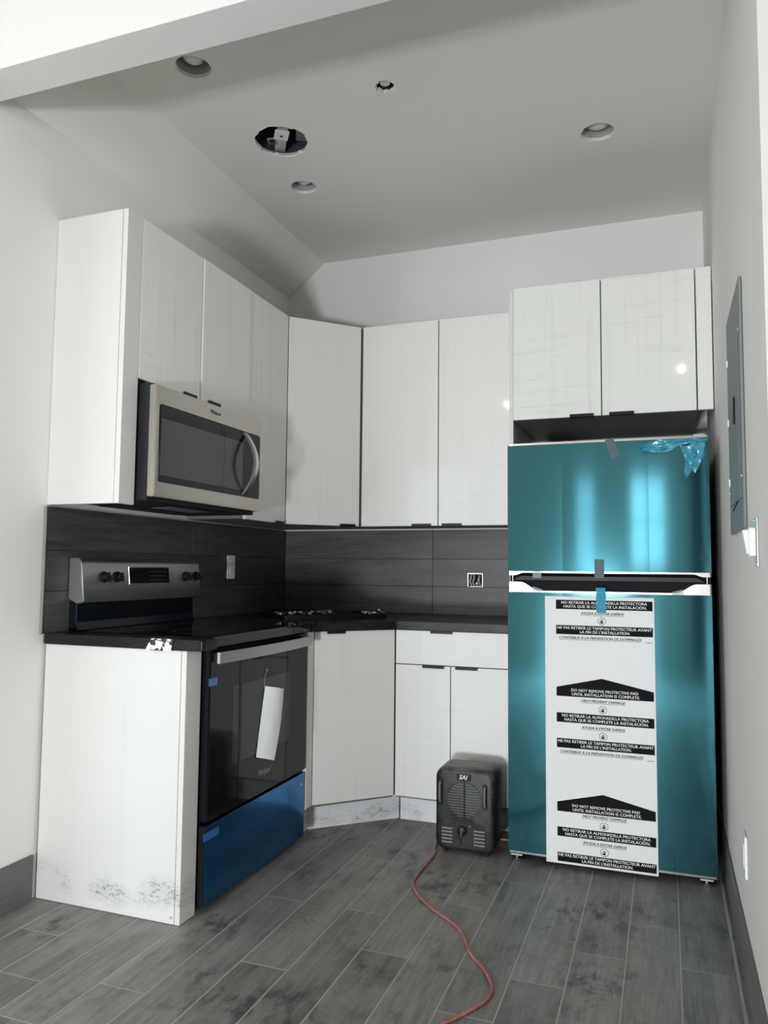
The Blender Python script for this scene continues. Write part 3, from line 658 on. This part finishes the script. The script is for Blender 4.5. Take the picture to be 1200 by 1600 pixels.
# ------------------------------------------------------------------ refrigerator
FX0, FX1, FY = 1.4661, 2.2245, -0.8794
FC, RB = (FX0+FX1)/2, 12.0
def bow(x): return (x-FC)**2/(2*RB)
t = thing('refrigerator', (FC, -0.45, 0), 'tall top-freezer refrigerator with teal film still on both doors', 'refrigerator')
box('body', 'matblack', t, FX0+.004, FX1-.004, -0.800, -0.045, 0.045, 1.640, 0.004)
def door_piece(name, mat, prof, y_front, depth, parent, n=24, bev=0.0):
    """extrudes an x,z outline (x-sorted columns of z0,z1) back from a gently bowed front"""
    bm = bmesh.new(); F0, F1, K0, K1 = [], [], [], []
    for x, z0, z1 in prof:
        y = y_front+bow(x); e = min(x-FX0, FX1-x)
        if e < 0.006: y += 0.006-math.sqrt(max(0, 0.006**2-(0.006-e)**2))
        F0.append(bm.verts.new((x, y, z0))); F1.append(bm.verts.new((x, y, z1)))
        K0.append(bm.verts.new((x, y_front+depth, z0))); K1.append(bm.verts.new((x, y_front+depth, z1)))
    for i in range(len(prof)-1):
        bm.faces.new((F0[i], F0[i+1], F1[i+1], F1[i])); bm.faces.new((K0[i], K0[i+1], K1[i+1], K1[i]))
        bm.faces.new((F1[i], F1[i+1], K1[i+1], K1[i])); bm.faces.new((F0[i], F0[i+1], K0[i+1], K0[i]))
    bm.faces.new((F0[0], F1[0], K1[0], K0[0])); bm.faces.new((F0[-1], F1[-1], K1[-1], K0[-1]))
    bmesh.ops.recalc_face_normals(bm, faces=bm.faces)
    b = B(); b.bm.free(); b.bm = bm; b.smooth = True; return b.build(name, mat, parent)
xs_ = sorted(set([FX0, FX0+.001, FX0+.002, FX0+.004, FX0+.006, FX1-.006, FX1-.004, FX1-.002, FX1-.001, FX1]+[FX0+.006+(FX1-FX0-.012)*i/60 for i in range(61)]))
def sm(a, b, x):
    u = min(1, max(0, (x-a)/(b-a))); return u*u*(3-2*u)
def fz_bottom(x):
    e = min(x-FX0, FX1-x); return 1.120+0.010*sm(0.030, 0.060, e)
def fd_top(x):
    e = min(x-FX0, FX1-x); return 1.0935-0.0345*sm(0.050, 0.125, e)
fz = door_piece('freezer_door', 'silver', [(x, fz_bottom(x), 1.6535) for x in xs_], FY, 0.072, t)
door_piece('film', 'teal', [(x, 1.1365, 1.6445) for x in xs_], FY-0.0012, 0.0011+0.0, fz)
fd = door_piece('fridge_door', 'silver', [(x, 0.0335, fd_top(x)) for x in xs_], FY, 0.072, t)
door_piece('film', 'teal', [(x, 0.0425, 1.0525) for x in xs_], FY-0.0012, 0.0011, fd)
box('handle_recess', 'recess', t, FX0+.004, FX1-.004, -0.846, -0.803, 1.0615, 1.119, 0.001)
hr = B(); hr.prism([(FX0+.02, 1.100), (FX1-.02, 1.100), (FX1-.05, 1.118), (FX0+.05, 1.118)], -0.870, -0.85, 'y', 0.001); hr.build('grip', 'black', t)
for x in (FX0+.014, FX1-.014): B().lathe([(0.003, 1.095), (0.003, 1.119)], (x, FY+.035, 0), 'z', 10).build('hinge_pin', 'chrome', t)
B().box(2.17, 2.215, -0.86, -0.80, 1.6545, 1.662, 0.003, 2).build('hinge_cover', 'silver', t)
box('base_grille', 'matblack', t, FX0+.01, FX1-.01, -0.815, -0.801, 0.012, 0.044)
for x in (1.4955, 2.188):
    ft = B().lathe([(0.020, 0.0006), (0.022, 0.004), (0.022, 0.010), (0.008, 0.012), (0.007, 0.034)], (x, -0.8485, 0), 'z', 18).build('leveling_foot', 'chrome', t)
    B().box(x-0.024, x+0.024, -0.865, -0.828, 0.0195, 0.028, 0.002).build('bracket', 'galv', ft)
B().box(1.56, 2.12, -0.86, -0.82, 0.030, 0.0325).build('base_edge', 'galv', t)
def fy(x): return FY-0.0016+bow(x)
def tape(mat, x0, z0, x1, z1, w, label, parent=t, off=0.0):
    a, b2 = Vector((x0, 0, z0)), Vector((x1, 0, z1)); d = (b2-a).normalized(); s = Vector((-d.z, 0, d.x))*w/2
    bm = B(); cs_ = [a-s, b2-s, b2+s, a+s]
    v0 = [bm.bm.verts.new((c.x, fy(c.x)-off, c.z)) for c in cs_]; v1 = [bm.bm.verts.new((c.x, fy(c.x)-0.0006-off, c.z)) for c in cs_]
    bm.bm.faces.new(v0); bm.bm.faces.new(v1)
    for i in range(4): bm.bm.faces.new((v0[i], v0[(i+1) % 4], v1[(i+1) % 4], v1[i]))
    bmesh.ops.recalc_face_normals(bm.bm, faces=bm.bm.faces)
    o = bm.build('tape', mat, parent); o['label'] = label; return o
tape('greytape', 1.865, 1.6545, 1.889, 1.581, 0.034, 'grey tape strip at the top edge of the freezer door')
tape('greytape', 1.8235, 1.185, 1.8235, 1.112, 0.036, 'grey tape strip at the bottom edge of the freezer door')
tape('cleartape', 1.583, 1.205, 1.583, 1.110, 0.034, 'clear tape on the lower left of the freezer door')
tape('cleartape', 1.586, 1.070, 1.560, 0.985, 0.040, 'clear tape on the upper left of the fridge door')
tape('cleartape', 2.103, 1.068, 2.125, 0.985, 0.040, 'clear tape on the upper right of the fridge door')
# peeled film crumpled at the corner
def crumple(name, pts_fn, nu, nv, seed, amp=0.012):
    b = B()
    def fn(u, v):
        x, z = pts_fn(u, v)
        r = noise.noise(Vector((u*5, v*4, seed)))+0.6*abs(noise.noise(Vector((u*11, v*9, seed+5))))
        x += 0.006*noise.noise(Vector((u*6, v*6, seed+20))); z += 0.006*noise.noise(Vector((u*6, v*6, seed+30)))
        return (min(x, FX1+.002), fy(x)-0.003-amp*abs(r), z)
    b.grid(fn, nu, nv); return b.build(name, 'peel', fz)
def p1(u, v):
    x = 1.985+0.236*u; top = 1.6445-0.004*(1-u); low = 1.600-0.018*math.sin(min(1, u*1.7)*math.pi)+0.03*u
    if u < 0.25: top -= 0.02*(1-u/0.25); 
    return x, top+(low-top)*v
def p2(u, v):
    z = 1.625-0.118*v; c = 2.165+0.012*math.sin(v*3)-0.012*v; w = 0.060*(1-0.55*v); return c+(u-.5)*2*w*0.75, z-0.012*math.sin(u*6)
o = crumple('peeled_film', p1, 26, 14, 3.0, 0.016); o['label'] = 'crumpled flap of film peeled back at the upper corner'
o = crumple('peeled_film', p2, 12, 18, 8.0, 0.018); o['label'] = 'crumpled tail of film hanging below the peeled corner'

# foam pad with its printed warnings
PX0, PX1, PZ0, PZ1 = 1.6150, 2.0230, 0.0215, 1.0400
PY = FY-0.0018
t = thing('protective_pad', (1.82, PY-.004, PZ0), 'white foam pad printed with installation warnings taped to the refrigerator', 'foam pad')
PADT = t
tape('cyantape', 1.828, 1.075, 1.830, 0.980, 0.036, 'clear blue tape strip over the top of the foam pad', PADT, 0.0092)
sheet = B().box(PX0, PX1, PY-0.0082, PY-0.0002, PZ0, PZ1, 0.0012).build('foam_sheet', 'foam', t)
YP = PY-0.0084
BX0, BX1 = 1.6580, 2.0165; BCX = (BX0+BX1)/2
RX, UP = (1, 0, 0), (0, 0, 1)
def bar(z0, z1, text, peak=None):
    b = B()
    poly = [(BX0, z0), (BX1, z0), (BX1, z1), (BX0, z1)] if not peak else [(BX0, z0), (BX1, z0), (BX1, z1), (1.829, peak), (BX0, z1)]
    b.prism(poly, YP-0.0003, YP+0.0003, 'y'); br = b.build('printed_arrow' if peak else 'printed_bar', 'ink', t)
    lines = text.split('\n'); zc = (z0+z1)/2-0.0005
    for i, ln in enumerate(lines):
        wd_ = {0: 0, 1: 0}; size = 0.0150
        lettering(ln, size, 'print_white', br, (BCX+(0.004 if i else 0), YP-0.0006, zc+0.0080-0.0150*i), RX, UP, bold=0.0, heavy=0.0005, width=WIDTH.get(ln))
WIDTH = {'NO RETIRAR LA ALMOHADILLA PROTECTORA': 0.318, 'HASTA QUE SE COMPLETE LA INSTALACIÓN.': 0.308, 'NE PAS RETIRER LE TAMPON PROTECTEUR AVANT': 0.350, 'LA FIN DE L\'INSTALLATION.': 0.185,
         'DO NOT REMOVE PROTECTIVE PAD': 0.246, 'UNTIL INSTALLATION IS COMPLETE.': 0.250}
def caption(z, text, w):
    cx = BCX-(0.016 if w > 0.2 else 0.006)
    o = lettering(text, 0.0138, 'ink', t, (cx, YP-0.0003, z), RX, UP, bold=0.0, heavy=0.0007, shear=0.25, width=w, name='caption')
    B().box(cx-w/2, cx+w/2, YP-0.0004, YP+0.0002, z-0.0078, z-0.0068).build('underline', 'ink', o)
def hand(z):
    r = 0.0155; b = B(); n = 16; x = 1.8315
    b.bm.free(); b.bm = bmesh.new(); rings = []
    for rr, y in ((r, YP+.0002), (r, YP-.0003), (r*0.90, YP-.0003), (r*0.90, YP+.0002)):
        rings.append([b.bm.verts.new((x+rr*math.cos(2*math.pi*(k+.5)/8)*1.03, y, z+rr*math.sin(2*math.pi*(k+.5)/8))) for k in range(8)])
    for q, w in zip(rings, rings[1:]):
        for k in range(8): b.bm.faces.new((q[k], q[(k+1) % 8], w[(k+1) % 8], w[k]))
    b.box(x-.0048, x+.0048, YP-.0003, YP+.0002, z-.0085, z-.0030)
    for i, hgt in enumerate((0.0050, 0.0070, 0.0075, 0.0055)): b.box(x-.0048+i*.0026, x-.0032+i*.0026, YP-.0003, YP+.0002, z-.0040, z+hgt)
    b.box(x-.0076, x-.0060, YP-.0003, YP+.0002, z-.0060, z+.0005); b.box(x-.0064, x-.0044, YP-.0003, YP+.0002, z-.0075, z-.0055)
    b.build('hand_symbol', 'ink', t)
ES = 'NO RETIRAR LA ALMOHADILLA PROTECTORA\nHASTA QUE SE COMPLETE LA INSTALACIÓN.'
FRT = 'NE PAS RETIRER LE TAMPON PROTECTEUR AVANT\nLA FIN DE L\'INSTALLATION.'
EN = 'DO NOT REMOVE PROTECTIVE PAD\nUNTIL INSTALLATION IS COMPLETE.'
AY, CO, HE = ('AYUDA A EVITAR DAÑOS', 0.160), ('CONTRIBUE À LA PRÉVENTION DE DOMMAGES', 0.305), ('HELP PREVENT DAMAGE', 0.162)
bar(0.990, 1.0258, ES); caption(0.9745, *AY); hand(0.9466); bar(0.8926, 0.9275, FRT); caption(0.8797, *CO)
B().box(1.99, 2.013, YP-.0003, YP+.0002, 0.871, 0.8725).build('print_mark', 'ink', t)
bar(0.654, 0.6885, EN, 0.728); caption(0.6405, *HE); hand(0.6104); bar(0.555, 0.5908, ES); caption(0.5395, *AY); hand(0.5105); bar(0.4579, 0.4933, FRT); caption(0.4438, *CO)
B().box(1.99, 2.013, YP-.0003, YP+.0002, 0.434, 0.4355).build('print_mark', 'ink', t)
bar(0.2174, 0.2524, EN, 0.2938); caption(0.2078, *HE); hand(0.1777); bar(0.1243, 0.1589, ES); caption(0.109, *AY); hand(0.0819); bar(0.0304, 0.0636, FRT)

# ------------------------------------------------------------------ heater
HX0, HX1, HYF, HYB, HZ0, HZ1 = 1.1675, 1.4130, -0.8850, -0.7200, 0.010, 0.338
t = thing('space_heater', (1.29, -0.80, 0), 'dusty black portable heater standing in front of the base cabinet', 'heater')
hc, zc = (HX0+HX1)/2, (HZ0+HZ1)/2; hw, hh = (HX1-HX0)/2, (HZ1-HZ0)/2
b = B(); bm = b.bm; rings = []
for y, ins, rr in ((HYF, .016, .034), (HYF+.0025, .008, .038), (HYF+.008, .0025, .041), (HYF+.016, 0.0005, .042), (HYF+.03, 0, .042), (HYB-.03, 0, .042), (HYB-.008, .004, .042), (HYB, .016, .04)):
    rings.append([bm.verts.new((hc+x, y, zc+z)) for x, z in rrect(hw-ins, hh-ins, rr, 6)])
for q, w in zip(rings, rings[1:]):
    for k in range(len(q)): bm.faces.new((q[k], q[(k+1) % len(q)], w[(k+1) % len(q)], w[k]))
bm.faces.new(rings[0]); bm.faces.new(rings[-1]); bmesh.ops.recalc_face_normals(bm, faces=bm.faces); b.smooth = True
b.build('shell', 'heater', t)
YF = HYF
B().box(hc-.088, hc+.080, YF-.0012, YF+.002, 0.026, 0.128, 0.004).build('face_plate', 'heater', t)
gz, gr = 0.216, 0.069
gb = B(); gb.lathe([(gr+.003, -0.0012), (gr, -0.0015), (gr, 0.001)], (hc-.002, YF, gz), 'y', 40); gb.build('grille_backing', 'matblack', t)
for i in range(13):
    z = gz-gr+0.0105*i+0.006; hwid = math.sqrt(max(0.0004, gr**2-(z-gz)**2))*1.03
    s = B()
    s.prism([(YF-.0055, z-.0022), (YF-.0014, z-.0006), (YF-.0014, z+.0010), (YF-.0055, z-.0004)], hc-hwid, hc+hwid, 'x'); s.build('grille_slat', 'heater_grey', t)
B().box(hc-.0025, hc+.0025, YF-.0075, YF-.0012, gz-gr, gz+gr, 0.001).build('grille_rib', 'heater', t)
for x, z0, z1 in ((1.190, 0.192, 0.290), (1.374, 0.186, 0.284)):
    g = B().box(x-.0095, x+.0095, YF-.004, YF+.003, z0, z1, 0.005, 2).build('side_recess', 'matblack', t)
    B().tube([(x, YF-.005, z0+.010), (x, YF-.013, z0+.022), (x, YF-.013, z1-.022), (x, YF-.005, z1-.010)], 0.0045, 8).build('handle_bar', 'heater_grey', g)
for x0 in (1.196, 1.328):
    for i in range(5):
        z = 0.098-i*.0135
        B().prism([(YF-.007, z-.001), (YF-.001, z-.004), (YF-.001, z+.005), (YF-.005, z+.0045)], x0, x0+.046, 'x', 0.001).build('louver', 'heater_grey', t)
kb = B().lathe([(0.019, 0.0), (0.019, -0.010), (0.014, -0.014), (0.001, -0.0145)], (1.281, YF, 0.095), 'y', 24).build('dial', 'black', t)
B().box(1.279, 1.283, YF-.019, YF-.0145, 0.079, 0.111, 0.001).build('dial_grip', 'heater_grey', kb)
B().lathe([(0.005, 0), (0.005, -0.004), (0.001, -0.005)], (1.312, YF, 0.114), 'y', 12).build('indicator_lamp', 'led', t)
B().box(1.272, 1.278, YF-.006, YF-.0005, 0.038, 0.068, 0.001).build('rocker', 'matblack', t)
lettering('SAI', 0.024, 'heaterlogo', t, (1.284, HYF-.0018, 0.304), (1, 0, 0), (0, 0, 1), bold=0.0006, shear=0.2, name='logo')
B().box(hc-.033, hc+.027, HYF-.0014, HYF+.004, 0.291, 0.317, 0.001).build('badge', 'black', t)
for x in (1.205, 1.375):
    for y in (-0.865, -0.74): B().lathe([(0.009, 0.0006), (0.009, 0.012), (0.006, 0.014)], (x, y, 0), 'z', 10).build('foot', 'matblack', t)
# cord
def catmull(p, n=10):
    p = [Vector(q) for q in p]; p = [2*p[0]-p[1]]+p+[2*p[-1]-p[-2]]; out = []
    for i in range(1, len(p)-2):
        for k in range(n):
            s = k/n; a, b2, c, d = p[i-1:i+3]
            out.append(0.5*((2*b2)+(c-a)*s+(2*a-5*b2+4*c-d)*s*s+(3*b2-a-3*c+d)*s**3))
    out.append(p[-2]); return out
z = 0.0052
path = [(1.46, -0.655, z), (1.38, -0.665, z), (1.26, -0.655, z), (1.165, -0.70, z), (1.150, -0.79, z), (1.166, -0.88, z), (1.181, -0.935, z), (1.181, -1.04, z), (1.180, -1.16, z), (1.192, -1.245, z), (1.235, -1.325, z), (1.305, -1.405, z), (1.375, -1.465, z), (1.435, -1.525, z),
        (1.470, -1.59, z), (1.505, -1.665, z), (1.560, -1.735, z), (1.602, -1.82, z), (1.602, -1.885, z), (1.565, -1.965, z), (1.520, -2.035, z), (1.44, -2.14, z), (1.36, -2.30, z), (1.33, -2.5, z)]
tag(B().tube(catmull(path), 0.0046, 10).build('extension_cord', 'cord'), 'dusty red extension cord snaking across the floor from the heater', 'cord')

# ------------------------------------------------------------------ electrical bits on the walls
t = thing('wall_outlet', (0.011, -0.60, 1.141), 'white outlet on the dark side backsplash right of the range', 'outlet')
B().box(0.0110, 0.0165, -0.638, -0.566, 1.083, 1.200, 0.002, 2).build('cover_plate', 'plastic_white', t)
iv = B().box(0.0166, 0.0195, -0.619, -0.585, 1.108, 1.175, 0.001).build('receptacle', 'plastic_white', t)
for zz in (1.125, 1.158):
    for yy in (-0.608, -0.596): B().box(0.0196, 0.0199, yy-.001, yy+.001, zz-.004, zz+.004).build('slot', 'black', iv)
t = thing('junction_box', (1.126, -0.002, 1.087), 'open metal electrical box with loose wires in the back backsplash', 'junction box')
bb = B(); bb.box(1.0845, 1.1675, -0.0032, -0.0006, 1.0515, 1.1228); bb.build('back_plate', 'matblack', t)
for x0, x1, z0, z1 in ((1.0845, 1.0905, 1.0515, 1.1228), (1.1625, 1.1675, 1.0515, 1.1228), (1.0905, 1.1625, 1.1165, 1.1228), (1.10, 1.1625, 1.0515, 1.0550)):
    B().box(x0, x1, -0.0120, -0.0033, z0, z1, 0.0008).build('flange', 'galv', t)
for i, (x, c, r) in enumerate(((1.104, 'wire', .0035), (1.118, 'wire', .003), (1.128, 'matblack', .003), (1.145, 'galv', .004), (1.152, 'wire', .002))):
    B().tube(catmull([(x, -0.006, 1.112), (x+.004*math.sin(i), -0.014, 1.095), (x-.004, -0.012, 1.075), (x+.003, -0.007, 1.06)], 5), r, 7).build('wire', c, t)
B().lathe([(0.007, -0.004), (0.007, -0.014), (0.003, -0.018)], (1.136, 0, 1.068), 'y', 10).build('wire_cap', 'plastic_white', t)
# breaker panel cover
t = thing('breaker_panel', (W-.008, -1.61, 1.25), 'grey metal breaker panel cover on the right wall', 'breaker panel')
PXF = W-0.0085
B().box(PXF, W-0.0015, -1.828, -1.396, 1.2535, 1.9115, 0.002).build('cover', 'panel', t)
dcr = B().box(PXF-.0022, PXF-.0002, -1.775, -1.455, 1.335, 1.835, 0.0008).build('door', 'panel', t)
B().box(PXF-.0065, PXF-.0024, -1.672, -1.645, 1.552, 1.625, 0.0015).build('latch', 'black', dcr)
for zz in (1.773, 1.59, 1.408): B().box(PXF-.006, PXF-.0004, -1.452, -1.436, zz-.011, zz+.011, 0.0008).build('clip', 'plastic_white', t)
for yy, zz in ((-1.805, 1.776), (-1.42, 1.379), (-1.805, 1.39), (-1.42, 1.80)):
    B().lathe([(0.006, 0), (0.006, -0.0015), (0.002, -0.0025)], (PXF-.0002, yy, zz), 'x', 10).build('screw', 'chrome', t)
bs = B(); bs.tube([(PXF-.0012, -1.520, 1.318), (PXF-.0014, -1.60, 1.326), (PXF-.0012, -1.685, 1.334)], 0.0012, 6); bs.build('scratch', 'ink', t)
# switch without its plate
t = thing('light_switch', (W-.001, -2.045, 1.21), 'white switch hanging out of its wall box without a cover plate on the right wall', 'switch')
B().box(W-0.0045, W-0.0008, -2.066, -2.022, 1.152, 1.264, 0.0005).build('yoke', 'galv', t)
B().box(W-0.020, W-0.0046, -2.062, -2.030, 1.176, 1.241, 0.002).build('switch_body', 'plastic_white', t)
rk = B(); rk.prism([(W-.020, 1.181), (W-.0245, 1.181), (W-.033, 1.236), (W-.020, 1.236)], -2.058, -2.034, 'y', 0.0012); rk.build('rocker', 'plastic_white', t)
for zz in (1.158, 1.257): B().lathe([(0.004, 0), (0.004, -0.002), (0.001, -0.003)], (W-.0047, -2.044, zz), 'x', 10).build('screw', 'chrome', t)
t = thing('wall_outlet', (W-.001, -1.56, 0.36), 'low white outlet above the baseboard on the right wall', 'outlet')
B().box(W-0.0075, W-0.0008, -1.602, -1.532, 0.300, 0.416, 0.0025, 2).build('cover_plate', 'plastic_white', t)
B().box(W-0.0100, W-0.0077, -1.584, -1.550, 0.325, 0.392, 0.001).build('receptacle', 'plastic_white', t)

# ------------------------------------------------------------------ what shows in the ceiling holes
def can_light(key, label, extra=None):
    x, y, r, _ = HOLES[key]; z = ZC
    t = thing('recessed_light', (x, y, z+.016), label, 'ceiling light', 'unfinished recessed lights')
    b = B(); b.lathe([(r*1.08, 0.0145), (r*1.04, 0.016), (r*1.02, 0.10), (r*0.99, 0.12)], (x, y, z), 'z', 32); b.build('can', 'can', t)
    B().lathe([(r*0.97, 0.030), (r*1.0, 0.030), (r*1.0, 0.036), (r*0.97, 0.036), (r*0.97, 0.030)], (x, y, z), 'z', 32).build('ring', 'can', t)
    B().lathe([(r*0.02, 0.020), (r*0.35, 0.022), (r*0.58, 0.032), (r*0.66, 0.050), (r*0.66, 0.115)], (x, y, z), 'z', 28).build('lamp', 'lens', t)
    return t
can_light('front', 'unfinished recessed light hole nearest the header beam')
can_light('back', 'small recessed light hole above the diagonal corner cabinet')
t = can_light('right', 'recessed light hole with yellow ring above the refrigerator side')
x, y, r, _ = HOLES['right']
B().lathe([(r*0.62, 0.034), (r*0.74, 0.034), (r*0.74, 0.050), (r*0.62, 0.050), (r*0.62, 0.034)], (x, y, ZC), 'z', 28).build('retaining_ring', 'yellow', t)
x, y, r, _ = HOLES['big']
t = thing('fixture_box', (x, y, ZC+.02), 'large ragged ceiling hole with a metal fixture bracket inside', 'fixture box')
B().lathe([(r*1.25, 0.0145), (r*1.25, 0.20), (r*1.2, 0.21)], (x, y, ZC), 'z', 28).build('cavity', 'void', t)
B().lathe([(r*0.985, 0.006), (r*1.03, 0.006), (r*1.03, 0.0140), (r*0.985, 0.0140), (r*0.985, 0.006)], (x, y, ZC), 'z', 40).build('rim', 'can', t)
def rotbox(nm, mt, sx, sy, z0, z1, ang, ox=0, oy=0):
    b = B(); c, s = math.cos(ang), math.sin(ang)
    b.prism([(-sx/2, -sy/2), (sx/2, -sy/2), (sx/2, sy/2), (-sx/2, sy/2)], z0, z1, 'z', 0.001, 1, lambda v: Vector((x+ox+v.x*c-v.y*s, y+oy+v.x*s+v.y*c, ZC+v.z))); return b.build(nm, mt, t)
rotbox('mounting_bar', 'can', 0.045, 0.255, 0.028, 0.033, 0.55)
pl = rotbox('bracket', 'lens', 0.058, 0.062, 0.018, 0.027, 0.6, 0.005, -0.012)
B().lathe([(0.006, 0), (0.006, -0.002)], (x+.005, y-.012, ZC+.0178), 'z', 10).build('bolt', 'black', pl)
rotbox('joist', 'wood', 0.05, 0.16, 0.060, 0.12, 0.5, 0.072, 0.045)
B().tube([(x-.070, y+.005, ZC+.03), (x-.078, y+.040, ZC+.028), (x-.048, y+.048, ZC+.028), (x-.042, y+.010, ZC+.03), (x-.070, y+.005, ZC+.03)], 0.004, 6).build('cable', 'panel', t)
x, y, r, _ = HOLES['small']
t = thing('sprinkler_hole', (x, y, ZC+.02), 'small round ceiling hole with a metal fitting in it', 'ceiling fitting')
B().lathe([(r*1.15, 0.0145), (r*1.15, 0.09), (r*1.1, 0.095)], (x, y, ZC), 'z', 24).build('cavity', 'void', t)
B().lathe([(r*0.2, 0.010), (r*0.52, 0.012), (r*0.55, 0.018), (r*0.3, 0.022), (r*0.3, 0.09)], (x, y-.004, ZC), 'z', 20).build('fitting', 'wire', t)
